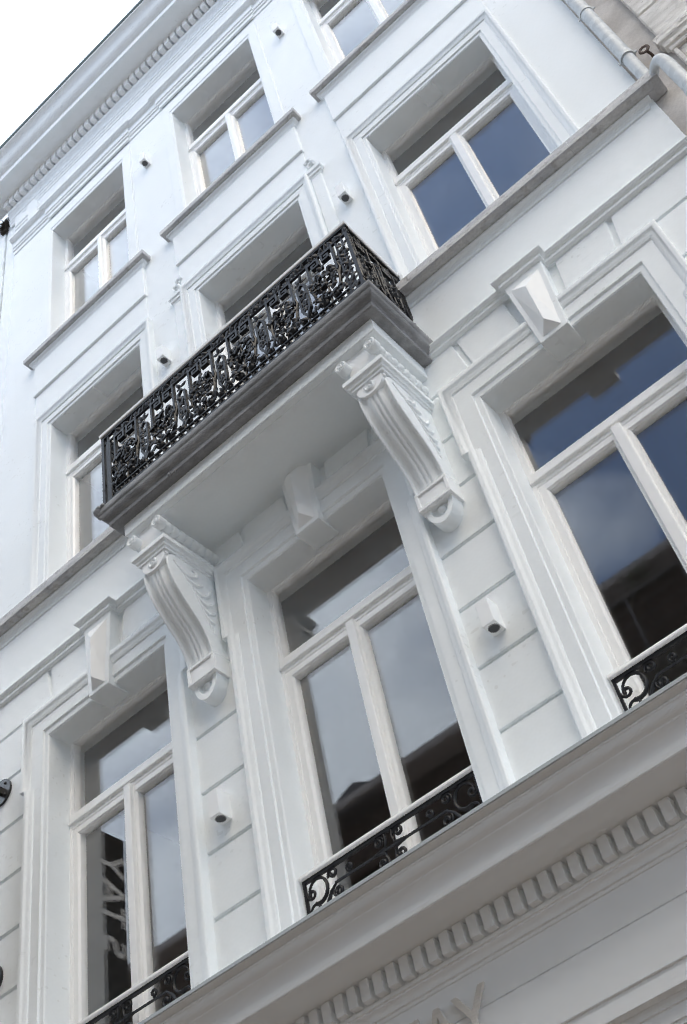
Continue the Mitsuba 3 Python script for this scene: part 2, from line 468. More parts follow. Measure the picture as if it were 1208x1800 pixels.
# ------------------------------------------------------------------ shop cornice under the first floor
shop = [(-0.01, 4.62), (-0.01, 4.20), (0.034, 4.20), (0.034, 4.246), (0.17, 4.246), (0.175, 4.238), (0.295, 4.238), (0.30, 4.243), (0.301, 4.256)] + \
       curve((0.302, 4.262), (0.330, 4.345), 0.16, 8) + [(0.333, 4.347), (0.335, 4.352)] + curve((0.337, 4.354), (0.368, 4.396), -0.16, 6) + \
       [(0.371, 4.398), (0.371, 4.407), (0.366, 4.410), (0.411, 4.417), (0.412, 4.430), (0.408, 4.434), (0.0, 4.62)]
SHOP = put(H + 'shop_cornice', moulding(shop, -6.0, XR), 'paint_smooth', smooth=35, label='grey lit white cornice over the shop front with a dentil row')
put(SHOP + '__flashing', moulding([(0.39, 4.4385), (0.411, 4.4365), (0.4135, 4.434), (0.4135, 4.420), (0.4175, 4.420), (0.4175, 4.437), (0.412, 4.4415), (0.39, 4.445)], -6.0, XR), 'zinc')
x = -5.2
while x < XR - 0.1:
    put(SHOP + '__dentil', Mesh().box(x, x + 0.047, -0.086, -0.01, 4.1475, 4.243), 'paint_smooth')
    x += 0.0745
put(SHOP + '__bed_moulding', moulding([(-0.01, 4.066), (0.006, 4.066), (0.008, 4.080), (0.018, 4.082)] + curve((0.018, 4.083), (0.034, 4.118), 0.16, 5) +
                                      [(0.034, 4.125), (0.044, 4.128), (0.046, 4.144), (0.033, 4.146), (0.033, 4.20), (-0.01, 4.20)], -6.0, XR), 'paint_smooth', smooth=35)
FAS = put(H + 'shop_fascia', Mesh().box(-6.0, XR, 0.012, 0.3, 3.62, 4.30), 'paint_smooth', label='plain white fascia over the shop with a fine joint')
put(FAS + '__board', Mesh().box(-6.0, XR, 0.0, 0.02, 3.909, 4.07, 0.0015), 'paint_smooth')
put(FAS + '__board', Mesh().box(-6.0, XR, -0.001, 0.02, 3.695, 3.9055, 0.0015), 'paint_smooth')
put(H + 'shop_surround', moulding([(-0.05, 3.70), (-0.02, 3.70), (-0.02, 3.672), (-0.022, 3.670)] + curve((-0.022, 3.668), (-0.052, 3.640), -0.12, 5) +
                                  [(-0.056, 3.632), (-0.062, 3.632), (-0.062, 3.588), (-0.072, 3.588), (-0.072, 3.536), (-0.082, 3.536), (-0.082, 3.518), (-0.25, 3.518), (-0.25, 3.70)], -5.6, 0.1),
    'paint_smooth', smooth=35)
sh = sbox(XL, 0, XR, 3.66).difference(sbox(-5.6, 0.4, 0.1, 3.70))
put(H + 'wall', Mesh().poly_y(sh, 0.0, 0.3), 'paint')
put(H + 'shop_window', Mesh().add([[-5.6, 0.2, 0.4], [0.1, 0.2, 0.4], [0.1, 0.2, 3.52], [-5.6, 0.2, 3.52]], [[0, 1, 2, 3]]), 'pane_glass')

# ------------------------------------------------------------------ windows
AR1 = [(0.0, -GD - 0.01), (0.0, 0.006), (0.006, 0.014), (0.036, 0.016), (0.041, 0.030), (0.112, 0.031), (0.116, 0.040), (0.124, 0.044)] + \
      curve((0.126, 0.046), (0.152, 0.061), -0.12, 5) + [(0.158, 0.063), (0.176, 0.064), (0.184, 0.058), (0.185, 0.052), (0.185, -GD - 0.01)]
AR2 = [(0.0, -0.01), (0.0, 0.008), (0.006, 0.014), (0.030, 0.016), (0.035, 0.028), (0.100, 0.029), (0.104, 0.037), (0.112, 0.040)] + \
      curve((0.114, 0.042), (0.138, 0.058), -0.12, 5) + [(0.144, 0.061), (0.160, 0.062), (0.169, 0.055), (0.170, 0.048), (0.170, -0.01)]
AR3 = [(0.0, -0.01), (0.0, 0.008), (0.006, 0.014), (0.022, 0.015), (0.026, 0.022), (0.118, 0.023), (0.126, 0.018), (0.128, -0.01)]


def window(cx, half, zb, zt, tr0, tr1, yf, label):
    """Casement window: frame, transom, mullion, two sashes and a top light, each with double panes."""
    w = numbered(H + 'window')
    tag(w, label)
    x0, x1 = cx - half, cx + half
    yg = yf + 0.045
    put(w + '__frame', ring_frame(x0 - 0.01, x1 + 0.01, zb, zt + 0.034, 0.036, [(0, yf + 0.08), (0, yf), (0.96, yf), (1.0, yf + 0.003), (1.0, yf + 0.08)]), 'frame_paint')
    h = tr1 - tr0
    tr = [(-(yf + 0.075), tr0), (-(yf + 0.006), tr0), (-(yf + 0.002), tr0 + 0.004), (-(yf + 0.002), tr0 + 0.030), (-(yf - 0.014), tr0 + 0.033), (-(yf - 0.017), tr0 + 0.038),
          (-(yf - 0.017), tr0 + 0.050), (-(yf - 0.006), tr0 + 0.056), (-(yf - 0.005), tr1 - 0.006), (-(yf + 0.002), tr1 - 0.001), (-(yf + 0.02), tr1), (-(yf + 0.075), tr1)]
    put(w + '__transom', moulding(tr, x0 + 0.004, x1 - 0.004), 'frame_paint')
    mw = 0.028
    mp = np.array([(-mw, yf + 0.075), (-mw, yf - 0.021), (-mw + 0.004, yf - 0.025), (mw - 0.004, yf - 0.025), (mw, yf - 0.021), (mw, yf + 0.075)])
    rings = [np.stack([cx + mp[:, 0], mp[:, 1], np.full(len(mp), z)], 1) for z in (zb + 0.02, tr0 + 0.012)]
    put(w + '__mullion', Mesh().loft(rings), 'frame_paint')
    sash = [(0, yf + 0.07), (0, yf + 0.006), (0.80, yf + 0.006), (1.0, yf + 0.020), (1.0, yf + 0.07)]
    for a, b, z0, z1, sw in ((x0 + 0.022, cx - mw + 0.030, zb + 0.05, tr0 + 0.004, 0.056), (cx + mw - 0.030, x1 - 0.022, zb + 0.05, tr0 + 0.004, 0.056), (x0 + 0.022, x1 - 0.022, tr1 - 0.010, zt + 0.006, 0.014)):
        put(w + '__sash', ring_frame(a, b, z0, z1, sw, sash), 'frame_paint')
        a, b, z0, z1 = a + sw * .9, b - sw * .9, z0 + sw * .9, z1 - sw * .9
        for y in (yg, yg + 0.016):                                # double glazing
            pk = numbered(w + '__pane')
            scene[pk] = {'type': 'rectangle', 'bsdf': {'type': 'ref', 'id': 'pane_glass'},
                         'to_world': T().translate([(a + b) / 2, y, (z0 + z1) / 2]).rotate([1, 0, 0], 90).scale([(b - a) / 2, (z1 - z0) / 2, 1])}
    return w


pos = ('left', 'middle', 'right')
for i, c in enumerate(CX[1]):
    put(H + 'window_surround', architrave(c - HALF[1], c + HALF[1], 4.45, ZT[1], AR1, head=1.36, ear=0.038, zear=6.72), 'paint', smooth=35)
    window(c, HALF[1], ZB[1], ZT[1], 6.405, 6.520, 0.168, f'tall first floor window, {pos[i]} one above the shop cornice')
for i, c in enumerate(CX[2]):
    zb = DOOR_Z if i == 1 else ZB[2]
    put(H + 'window_surround', architrave(c - HALF[2], c + HALF[2], zb, ZT[2], AR2, head=1.15), 'paint', smooth=35)
    window(c, HALF[2], zb + 0.005, ZT[2], 10.085, 10.225, 0.175, ('second floor window at the left, partly behind the balcony', 'balcony door window behind the iron railing', 'second floor window at the right beside the drainpipe')[i])
for i, c in enumerate(CX[3]):
    put(H + 'window_surround', architrave(c - HALF[3], c + HALF[3], ZB[3], ZT[3], AR3, head=2.0), 'paint', smooth=35)
    window(c, HALF[3], ZB[3], ZT[3], 13.715, 13.87, 0.175, f'top floor window under the main cornice, {pos[i]} one')

for a, b, z in ((CX[2][2] - 0.055, CX[2][2] + 0.085, ZT[2]), (CX[2][0] - 0.02, CX[2][0] + 0.565, ZT[2])):
    put(H + 'soffit_patch', Mesh().box(a, b, -0.006, 0.15, z - 0.0045, z + 0.02), 'paint')

# sills and aprons of the top floor
SILL = [(-0.01, 11.928), (0.09, 11.928), (0.104, 11.934), (0.107, 11.942), (0.107, 11.994), (0.102, 12.004), (-0.01, 12.018)]
SMO = [(-0.01, 11.845), (0.034, 11.845), (0.036, 11.862)] + curve((0.04, 11.864), (0.062, 11.90), 0.14, 5) + [(0.068, 11.903), (0.068, 11.927), (-0.01, 11.927)]
for i, (a, b) in enumerate(((-5.316, -3.848), (-3.40, -1.930), (-1.520, -0.055))):
    put(H + 'sill', moulding(SILL, a, b, left=True, right=True), 'bluestone', smooth=35)
    put(H + 'apron', moulding(SMO, a, b, left=True, right=True), 'paint', smooth=35)
    put(H + 'apron', Mesh().box(a - 0.026, b + 0.026, -0.034, 0.02, 11.355, 11.846, 0.006), 'paint')
    put(H + 'apron', Mesh().box(a - 0.018, b + 0.018, -0.012, 0.02, 10.89, 11.356, 0.004), 'paint')

# strips with scroll caps on both sides of the balcony door surround
for s in (-1, 1):
    c = CX[2][1] + s * (HALF[2] + 0.170 + 0.056)
    p = numbered(H + 'pilaster')
    put(p + '__shaft', Mesh().box(c - 0.054, c + 0.054, -0.022, 0.02, DOOR_Z, 10.80, 0.006), 'paint')
    put(p + '__cap', moulding([(-0.01, 10.79), (0.004, 10.79), (0.005, 10.815), (0.018, 10.82), (0.02, 10.845), (0.032, 10.86), (0.034, 10.90), (-0.01, 10.91)], c - 0.054, c + 0.054, y0=-0.022, left=True, right=True), 'paint')
    sc = Mesh()
    a = np.linspace(0.3, 4.6, 26)
    r = 0.058 * np.exp(-0.33 * a)
    sc.tube(np.stack([c + s * (0.0 - 0.015) + r * np.cos(a + 0.4) * s, np.full(26, -0.028), 10.985 + r * np.sin(a + 0.4)], 1), np.linspace(0.020, 0.011, 26), 6)
    a = np.linspace(0, 3.6, 18)
    r = 0.040 * np.exp(-0.3 * a)
    sc.tube(np.stack([c - s * 0.02 - r * np.cos(a) * s, np.full(18, -0.022), 11.10 + r * np.sin(a)], 1), np.linspace(0.016, 0.009, 18), 6)
    sc.poly_y(Polygon([(c - 0.05, 10.90), (c + 0.05, 10.90), (c + 0.045, 11.0), (c + 0.01, 11.16), (c - 0.03, 11.16), (c - 0.05, 11.04)]), -0.014, 0.01)
    put(p + '__scroll', sc, 'paint', smooth=60)

# keystones with a diamond face
for i, c in enumerate(CX[1]):
    k = numbered(H + 'keystone')
    z0, z1, h0, h1 = 7.085, 7.74, 0.093, 0.135
    ring = lambda y, e, ez0=None: [[c - h0 + e, y, z0 + e], [c + h0 - e, y, z0 + e], [c + h1 - e, y, z1], [c - h1 + e, y, z1]]
    body = Mesh().loft([ring(0.03, 0), ring(-KB + 0.004, 0), ring(-KB, 0.004)])
    body.box(c - h0, c + h0, 0.0, 0.122, z0, ZT[1] + 0.02)
    body.loft([[[c - h0 - 0.0, 0.029, z0], [c + h0, 0.029, z0], [c + h0, 0.029, z0 + 0.1], [c - h0, 0.029, z0 + 0.1]], [[c - h0, 0.12, z0 + 0.001], [c + h0, 0.12, z0 + 0.001], [c + h0, 0.12, z0 + 0.1], [c - h0, 0.12, z0 + 0.1]]])
    put(k + '__body', body, 'paint')
    f = Mesh()
    e = 0.022
    b0, b1 = h0 - e, h1 - e
    zb0, zb1 = z0 + 0.026, z1 - 0.045
    yb, yt = -KB + 0.008, -0.132
    V = [[c - b0, yb, zb0], [c + b0, yb, zb0], [c + b1, yb, zb1], [c - b1, yb, zb1], [c, yt, zb0 + 0.058], [c, yt, zb1 - 0.17]]
    f.add(V, [[0, 1, 4], [1, 2, 5], [1, 5, 4], [2, 3, 5], [3, 0, 4], [3, 4, 5]])
    put(k + '__diamond', f, 'paint_smooth')
    put(k + '__cap', moulding(ent, c - 0.125, c + 0.125, y0=-KB + 0.003, left=True, right=True), 'paint', smooth=40)

# low iron guards at the foot of the first floor windows
def spiral(cx, cz, r0, a0, turns, sgn, n=26, k=0.30):
    a = np.linspace(0, turns * 2 * np.pi, n)
    r = r0 * np.exp(-k * a / 2.2)
    return np.stack([cx + r * np.cos(a0 + sgn * a), cz + r * np.sin(a0 + sgn * a)], 1)


def on_y(p2, y):
    p2 = np.asarray(p2, float)
    return np.stack([p2[:, 0], np.full(len(p2), y), p2[:, 1]], 1)


for i, c in enumerate(CX[1]):
    g = numbered(H + 'window_guard')
    tag(g, f'low black scrollwork guard with a pale top rail, foot of the {pos[i]} first floor window')
    x0, x1, y = c - HALF[1] + 0.012, c + HALF[1] - 0.012, 0.036
    put(g + '__rail', moulding([(-0.058, 4.952), (-0.018, 4.952), (-0.012, 4.958), (-0.012, 4.968), (-0.020, 4.980), (-0.050, 4.982), (-0.058, 4.974)], x0 - 0.006, x1 + 0.006), 'rail_cap', smooth=40)
    b = Mesh().box(x0, x1, y - 0.009, y + 0.009, 4.934, 4.953).box(x0, x1, y - 0.009, y + 0.009, 4.70, 4.716)
    for x in (x0 + 0.006, x1 - 0.006):
        b.box(x - 0.0065, x + 0.0065, y - 0.008, y + 0.008, 4.64, 4.94)
    b.box(x0 + 0.19, x1 - 0.19, y - 0.0045, y + 0.0045, 4.842, 4.853)
    put(g + '__bar', b, 'iron')
    rr = 0.0068
    for s in (1, -1):
        X = (lambda u: x0 + u) if s == 1 else (lambda u: x1 - u)
        def run(p2, r=rr):
            q = np.asarray(p2, float).copy()
            q[:, 0] = [X(u) for u in q[:, 0]]
            put(g + '__scroll', Mesh().tube(on_y(q, y), r, 6), 'iron', smooth=60)
        a = np.linspace(np.radians(205), np.radians(-115), 30)
        run(np.stack([0.085 + 0.058 * np.cos(a), 4.862 + 0.066 * np.sin(a)], 1), np.linspace(0.006, 0.011, 30))
        run(spiral(0.042, 4.862, 0.030, np.radians(170), 1.15, 1), np.linspace(0.006, 0.0095, 26))
        run(spiral(0.058, 4.775, 0.036, np.radians(215), 1.05, -1), np.linspace(0.006, 0.0095, 26))
        run(spiral(0.185, 4.905, 0.032, np.radians(200), 1.2, -1), np.linspace(0.007, 0.010, 26))
        run(spiral(0.205, 4.800, 0.034, np.radians(150), 1.2, 1), np.linspace(0.007, 0.010, 26))
        run([(0.118, 4.742), (0.135, 4.775), (0.16, 4.815), (0.20, 4.848)], [0.013, 0.011, 0.009, 0.006])
        run([(0.10, 4.74), (0.06, 4.735), (0.02, 4.72)], [0.012, 0.009, 0.006])
        mid = (x1 - x0) / 2
        run(spiral(mid - 0.060, 4.905, 0.030, np.radians(0), 1.25, 1), np.linspace(0.007, 0.010, 26))
        run(spiral(mid - 0.056, 4.790, 0.032, np.radians(0), 1.25, -1), np.linspace(0.007, 0.010, 26))
        run([(mid - 0.024, 4.94), (mid - 0.020, 4.90), (mid - 0.03, 4.86), (mid - 0.10, 4.848)], 0.0075)
        run([(mid - 0.022, 4.72), (mid - 0.022, 4.79), (mid - 0.034, 4.835), (mid - 0.10, 4.847)], 0.0075)
        run(spiral(mid - 0.25, 4.885, 0.024, np.radians(280), 1.1, -1), np.linspace(0.006, 0.009, 26))
    put(g + '__scroll', Mesh().tube(on_y([(x0 + mid, 4.70), (x0 + mid, 4.76)], y), [0.016, 0.006], 6), 'iron', smooth=60)

# ------------------------------------------------------------------ rooms behind the glass
room = Mesh()
for za, zb in ((0.02, 3.9), (4.35, 7.6), (7.65, 11.6), (11.65, 16.0)):
    x0, x1, y0, y1 = XL + 0.05, XR - 0.05, 0.27, 4.6
    room.box(x0, x1, y1, y1 + 0.05, za - 0.02, zb + 0.02)
    room.box(x0, x1, y0, y1 + 0.02, za - 0.03, za).box(x0, x1, y0, y1 + 0.02, zb, zb + 0.015)
    for xx in (x0, x1 - 0.05):
        room.box(xx, xx + 0.05, y0, y1 + 0.02, za - 0.02, zb + 0.012)
put(H + 'room', room, 'room')
put(H + 'roof', Mesh().loft([[[x, -0.40, 16.49], [x, 0.3, 16.49], [x, 9.0, 16.49], [x, 4.5, 19.2]] for x in (XL + .02, XR)]), 'slate')
put(H + 'wall', Mesh().box(XL, XL + 0.04, 0.3, 9.0, 0, 16.4).box(XR - 0.04, XR, 0.3, 9.0, 0, 16.4).box(XL, XR, 8.9, 9.0, 0, 16.4), 'neighbour_render')

# ------------------------------------------------------------------ balcony
BX0, BX1, BP = -3.862, -1.480, 0.645
BAL = thing(H + 'balcony_slab', 'weathered dark stone balcony slab with white painted underside', None)
sl = [(-0.2, 7.71), (0.058, 7.71), (0.066, 7.716), (0.067, 7.752), (0.074, 7.758)] + curve((0.076, 7.762), (0.112, 7.812), -0.16, 6) + [(0.118, 7.818), (0.124, 7.828), (0.125, 7.862), (0.119, 7.875), (-0.2, 7.875)]
edge = moulding(sl, BX0 + 0.125, BX1 - 0.125, y0=-0.52, back=0.25, left=True, right=True)
edge.box(BX0 + 0.2, BX1 - 0.2, -0.46, 0.02, 7.712, 7.874)
put(BAL + '__stone', edge, 'slab_stone', smooth=35)
wl = [(-0.2, 7.602), (0.054, 7.602), (0.060, 7.608), (0.062, 7.711), (-0.2, 7.711)]
put(BAL + '__soffit', moulding(wl, BX0 + 0.188, BX1 - 0.188, y0=-0.458, back=0.02, left=True, right=True), 'paint', smooth=35)
put(BAL + '__soffit', Mesh().box(BX0 + 0.175, BX1 - 0.175, -0.468, 0.021, 7.598, 7.70), 'paint', label='smooth white board set into the balcony underside')
rng = np.random.default_rng(11)
lump = Mesh()
for x, y, z, r in ((BX0 + 0.012, -0.635, 7.853, 0.028), (BX0 + 0.03, -0.640, 7.868, 0.022), (BX0 + 0.0, -0.60, 7.855, 0.024), (BX0 + 0.065, -0.642, 7.872, 0.016), (BX0 + 0.62, -0.585, 7.722, 0.014), (BX0 + 0.665, -0.584, 7.715, 0.010)):
    s = trimesh.creation.icosphere(subdivisions=2, radius=r)
    v = np.array(s.vertices)
    v *= (0.75 + 0.6 * meshkit.noise(v / r * 1.6 + x * 9, 3))[:, None]
    lump.add(v + [x, y, z], s.faces)
put(BAL + '__chipped_corner', lump, 'slab_stone', smooth=40)

# corbels
def corbel(cx):
    k = thing(H + 'corbel', 'white fluted scroll bracket under the ' + ('left' if cx < -3 else 'right') + ' end of the balcony', None)
    hw = 0.108
    put(k + '__block', Mesh().box(cx - 0.098, cx + 0.098, -0.470, 0.02, 7.375, 7.60, 0.005), 'paint_smooth')
    put(k + '__cap', moulding([(-0.05, 7.288), (0.010, 7.288), (0.012, 7.306), (0.022, 7.310)] + curve((0.022, 7.312), (0.036, 7.336), 0.15, 4) + [(0.042, 7.340), (0.042, 7.374), (-0.05, 7.376)],
                              cx - 0.105, cx + 0.105, y0=-0.462, left=True, right=True), 'paint', smooth=35)
    for s in (-1, 1):
        m = Mesh()
        x, z = cx + s * 0.112, 7.500
        n = 9
        ys = np.linspace(-0.522, 0.01, n * 8 + 1)
        ph = np.linspace(0, n, n * 8 + 1)
        r = 0.026 + 0.014 * np.abs(np.sin(np.pi * ph)) ** 0.6
        r[:8] = 0.043
        m.tube(np.stack([np.full_like(ys, x), ys, np.full_like(ys, z)], 1), r, 14)
        for rr, yy, tr in ((0.034, -0.523, 0.010), (0.010, -0.526, 0.011)):
            a = np.linspace(0, 2 * np.pi, 17)
            m.tube(np.stack([x + rr * np.cos(a), np.full_like(a, yy), z + rr * np.sin(a)], 1), tr, 6, caps=False)
        put(k + '__beaded_roll', m, 'paint', smooth=50)
    # tongue with an eye
    a = np.linspace(np.pi, 2 * np.pi, 15)
    poly = Polygon([(cx - 0.093, 7.290)] + [(cx + 0.093 * np.cos(t), 7.252 + 0.070 * np.sin(t)) for t in a] + [(cx + 0.093, 7.290)])
    m = Mesh().poly_y(poly, -0.462, -0.415).box(cx - 0.105, cx + 0.105, -0.455, -0.43, 7.262, 7.288, 0.004)
    put(k + '__tongue', m, 'paint_smooth')
    m = Mesh()
    a = np.linspace(0, 2 * np.pi, 21)
    m.tube(np.stack([cx + 0.030 * np.cos(a), np.full_like(a, -0.464), 7.243 + 0.030 * np.sin(a)], 1), 0.010, 6, caps=False)
    s = trimesh.creation.icosphere(subdivisions=2, radius=0.012)
    m.add(np.array(s.vertices) + [cx, -0.464, 7.243], s.faces)
    put(k + '__eye', m, 'paint', smooth=60)
    # fluted S body
    from scipy.interpolate import CubicSpline
    pts = np.array([(0.375, 7.288), (0.418, 7.262), (0.437, 7.215), (0.430, 7.150), (0.396, 7.060), (0.345, 6.985), (0.270, 6.895), (0.200, 6.818), (0.155, 6.745), (0.128, 6.680), (0.112, 6.600)])
    L = np.r_[0, np.cumsum(np.linalg.norm(np.diff(pts, axis=0), axis=1))]
    cs = CubicSpline(L, pts)
    tt = np.linspace(0, L[-1], 46)
    P, D = cs(tt), cs(tt, 1)
    N = np.stack([-D[:, 1], D[:, 0]], 1)
    N /= np.linalg.norm(N, axis=1, keepdims=True)
    N *= np.sign(N[:, :1] + 1e-9) * np.where(N[:, :1] > 0, 1, -1) ** 0
    if N[10, 0] < 0:
        N = -N
    u = np.linspace(-1, 1, 61)
    au = np.abs(u)
    off = np.where(au > 0.84, 0.010 * np.sqrt(np.clip(1 - ((au - 0.92) / 0.08) ** 2, 0, 1)),
                   np.where(au > 0.42, -0.010 * np.sin(np.pi * (au - 0.42) / 0.42) ** 0.8, 0.011 * np.abs(np.cos(np.pi * u / 0.28)) ** 0.7 - 0.004))
    rings = []
    for q in range(len(tt)):
        fade = np.clip(0.35 + tt[q] / 0.12, 0, 1)
        f = P[q][None] + off[:, None] * fade * N[q][None]
        front = np.stack([cx + u * hw, -f[:, 0], f[:, 1]], 1)
        back = np.array([[cx + hw, 0.02, P[q, 1]], [cx - hw, 0.02, P[q, 1]]])
        rings.append(np.vstack([front, back]))
    put(k + '__fluted_scroll', Mesh().loft(rings), 'paint', smooth=50)
    # leaf carving on the cheeks
    for s in (-1, 1):
        X = cx + s * hw
        m = Mesh()
        strokes = [[(0.395, 7.235), (0.33, 7.18), (0.25, 7.10), (0.19, 6.98), (0.13, 6.86), (0.09, 6.78)], [(0.33, 7.18), (0.275, 7.165), (0.225, 7.18), (0.195, 7.215), (0.215, 7.245), (0.24, 7.235)],
                   [(0.30, 7.15), (0.25, 7.12), (0.19, 7.125), (0.15, 7.16)], [(0.25, 7.10), (0.20, 7.055), (0.145, 7.06), (0.105, 7.10), (0.085, 7.15)],
                   [(0.225, 7.05), (0.17, 6.995), (0.115, 7.0), (0.075, 7.04)], [(0.19, 6.98), (0.14, 6.93), (0.09, 6.94), (0.062, 6.975)], [(0.15, 6.90), (0.11, 6.865), (0.075, 6.875)]]
        for q, st in enumerate(strokes):
            st = np.array(st)
            tq = np.linspace(0, len(st) - 1, 16)
            sp = CubicSpline(np.arange(len(st)), st)(tq)
            m.tube(np.stack([np.full(16, X), -sp[:, 0], sp[:, 1]], 1), (0.006 if q == 0 else 0.004 + 0.009 * np.sin(np.linspace(0.3, 2.9, 16))), 6)
        put(k + '__leaf_carving', m, 'paint', smooth=60)
    # box with a sunk panel, and the drop under it
    b = Mesh().box(cx - hw - 0.003, cx + hw + 0.003, -0.118, 0.02, 6.478, 6.618, 0.003)
    for xa, xb, za, zb in ((-0.111, 0.111, 6.478, 6.498), (-0.111, 0.111, 6.598, 6.618), (-0.111, -0.089, 6.498, 6.598), (0.089, 0.111, 6.498, 6.598)):
        b.box(cx + xa, cx + xb, -0.130, -0.117, za, zb, 0.002)
    put(k + '__box', b, 'paint_smooth')
    a = np.linspace(np.pi, 2 * np.pi, 25)
    outer = [(cx + 0.092 * np.cos(t), 6.478 + 0.138 * np.sin(t)) for t in a]
    inner = [(cx + 0.062 * np.cos(t), 6.478 + 0.098 * np.sin(t)) for t in a]
    m = Mesh().poly_y(Polygon(outer), -0.070, 0.02).poly_y(Polygon(outer + inner[::-1]), -0.098, -0.069)
    s = trimesh.creation.icosphere(subdivisions=2, radius=0.026)
    m.add(np.array(s.vertices) * [1, 0.8, 1] + [cx, -0.072, 6.448], s.faces)
    put(k + '__drop', m, 'paint', smooth=40)


corbel(-3.560)
corbel(-1.777)

# ------------------------------------------------------------------ balcony railing
RAIL = thing(H + 'balcony_railing', 'black cast iron balcony railing with meanders, scrolls and leaf bouquets', None)
ZR0, ZR1 = 7.915, 8.665
YR, XRL, XRR = -0.600, -3.815, -1.537


def cast_panel(w, seed, bars=True):
    """One casting in its own (u, v) plane, thickness along y; returns a Mesh with u along x."""
    rg = np.random.default_rng(seed)
    m = Mesh()
    r = 0.011
    H0 = ZR0

    def run(p, rad=r, sides=6):
        m.tube(on_y(p, 0.0), rad, sides, flat=1.6)

    def bar(pts, rad=r):
        for a, b in zip(pts[:-1], pts[1:]):
            a, b = np.array(a, float), np.array(b, float)
            d = (b - a) / np.linalg.norm(b - a)
            m.tube(on_y([a - d * rad * .7, b + d * rad * .7], 0.0), rad, 4, flat=1.7)

    s = w / 0.364
    cxm = 0.115 * s
    # rails of the casting
    bar([(0, H0 + 0.015), (w, H0 + 0.015)], 0.011)
    bar([(0, H0 + 0.088), (w, H0 + 0.088)], 0.007)
    bar([(0, ZR1 - 0.012), (w, ZR1 - 0.012)], 0.013)
    bar([(0, ZR1 - 0.088), (w, ZR1 - 0.088)], 0.008)
    # running wave in the bottom band
    for k in range(5):
        u0 = w * (k + 0.5) / 5
        run(spiral(u0, H0 + 0.052, 0.026, np.pi, 1.0, 1, 16), 0.006)
        run([(u0 - w / 10, H0 + 0.09), (u0 - 0.02, H0 + 0.052), (u0 + 0.0, H0 + 0.02)], 0.005)
    # cresting leaves in the top band
    for k in range(9):
        u0 = w * (k + 0.5) / 9
        for t in (-0.9, -0.3, 0.4, 1.0):
            leaf(m, u0 + 0.014 * t, ZR1 - 0.082, 0.052, np.pi / 2 + t, 0.015, rg, -0.006)
    # meanders left and right of the circle
    za, zb = H0 + 0.47, ZR1 - 0.088
    for sg, uu in ((1, 0.012 * s), (-1, 0.222 * s)):
        U = lambda d: uu + sg * d
        bar([(U(0), za - 0.10), (U(0), zb - 0.005)], 0.0115)
        bar([(U(0), zb - 0.022), (U(0.088), zb - 0.022), (U(0.088), zb - 0.090), (U(0.038), zb - 0.090), (U(0.038), zb - 0.058), (U(0.062), zb - 0.058)], 0.012)
    # circle
    zc = H0 + 0.300
    a = np.linspace(np.radians(20), np.radians(340), 30)
    for sg in (1, -1):
        th = np.linspace(np.radians(-78), np.radians(62), 18)
        run(np.stack([cxm + sg * 0.104 * s * np.cos(th), zc + 0.175 * np.sin(th)], 1), 0.010)
        run(spiral(cxm + sg * 0.050 * s, zc - 0.165, 0.034, np.radians(90 - sg * 80), 1.1, sg, 20), np.linspace(0.008, 0.014, 20))
        run(spiral(cxm + sg * 0.052 * s, zc + 0.150, 0.030, np.radians(-90 + sg * 80), 1.1, -sg, 20), np.linspace(0.008, 0.014, 20))
    # bouquet of leaves
    run([(cxm, H0 + 0.09), (cxm + 0.008, zc - 0.10), (cxm, zc + 0.02), (cxm - 0.01, zc + 0.16)], 0.007)
    spots = [(0, 0.02, 0), (-0.045, 0.065, 1), (0.048, 0.055, 2), (-0.05, -0.045, 3), (0.045, -0.06, 4), (0.0, 0.12, 5), (-0.01, -0.12, 6), (0.062, 0.115, 7), (-0.062, 0.125, 8), (0.075, -0.002, 9), (-0.078, 0.005, 10), (0.03, -0.135, 11), (-0.055, -0.125, 12), (0.088, 0.06, 13), (-0.092, 0.07, 14), (0.0, 0.175, 15), (0.088, -0.10, 16), (-0.095, -0.08, 17)]
    for du, dv, q in spots:
        base = rg.uniform(0, 6.28)
        for t in range(5):
            leaf(m, cxm + du * s, zc + dv, rg.uniform(0.036, 0.050), base + t * 1.257, rg.uniform(0.014, 0.019), rg, rg.uniform(-0.028, 0.014))
    for sg in (1, -1):
        run(spiral(cxm + sg * 0.030 * s, zc + 0.02, 0.052, np.radians(90 - 90 * sg), 1.2, sg, 22), np.linspace(0.006, 0.012, 22))
        run([(cxm + sg * 0.104 * s, zc), (cxm + sg * 0.125 * s, zc + 0.07), (cxm + sg * 0.112 * s, zc + 0.15)], [0.010, 0.009, 0.006])
        for t in range(4):
            leaf(m, cxm + sg * 0.112 * s, zc - 0.17, 0.050, np.pi / 2 + sg * (t - 1.2) * 0.8, 0.016, rg, -0.01)
    # twin bars with a drop shaped link
    if bars:
        ub = 0.294 * s
        for sg in (1, -1):
            d = 0.031 * s
            bar([(ub + sg * d, za + 0.02), (ub + sg * d, H0 + 0.235), (ub + sg * 0.004, H0 + 0.165)], 0.011)
            run(spiral(ub + sg * 0.038 * s, H0 + 0.13, 0.026, np.radians(90), 1.0, -sg, 16), np.linspace(0.006, 0.010, 16))
            bar([(ub + sg * d, za + 0.02), (ub, za + 0.065)], 0.008)
        for q, zz in enumerate((H0 + 0.30, H0 + 0.375, H0 + 0.12, za + 0.085, H0 + 0.245, H0 + 0.42)):
            for t in range(5):
                leaf(m, ub, zz, 0.038 if q not in (2, 3) else 0.060, np.pi / 2 + (t - 2) * (1.2 if q not in (2, 3) else 0.6), 0.015, rg, -0.008)
        run([(ub, H0 + 0.09), (ub, H0 + 0.17)], 0.008)
    return m


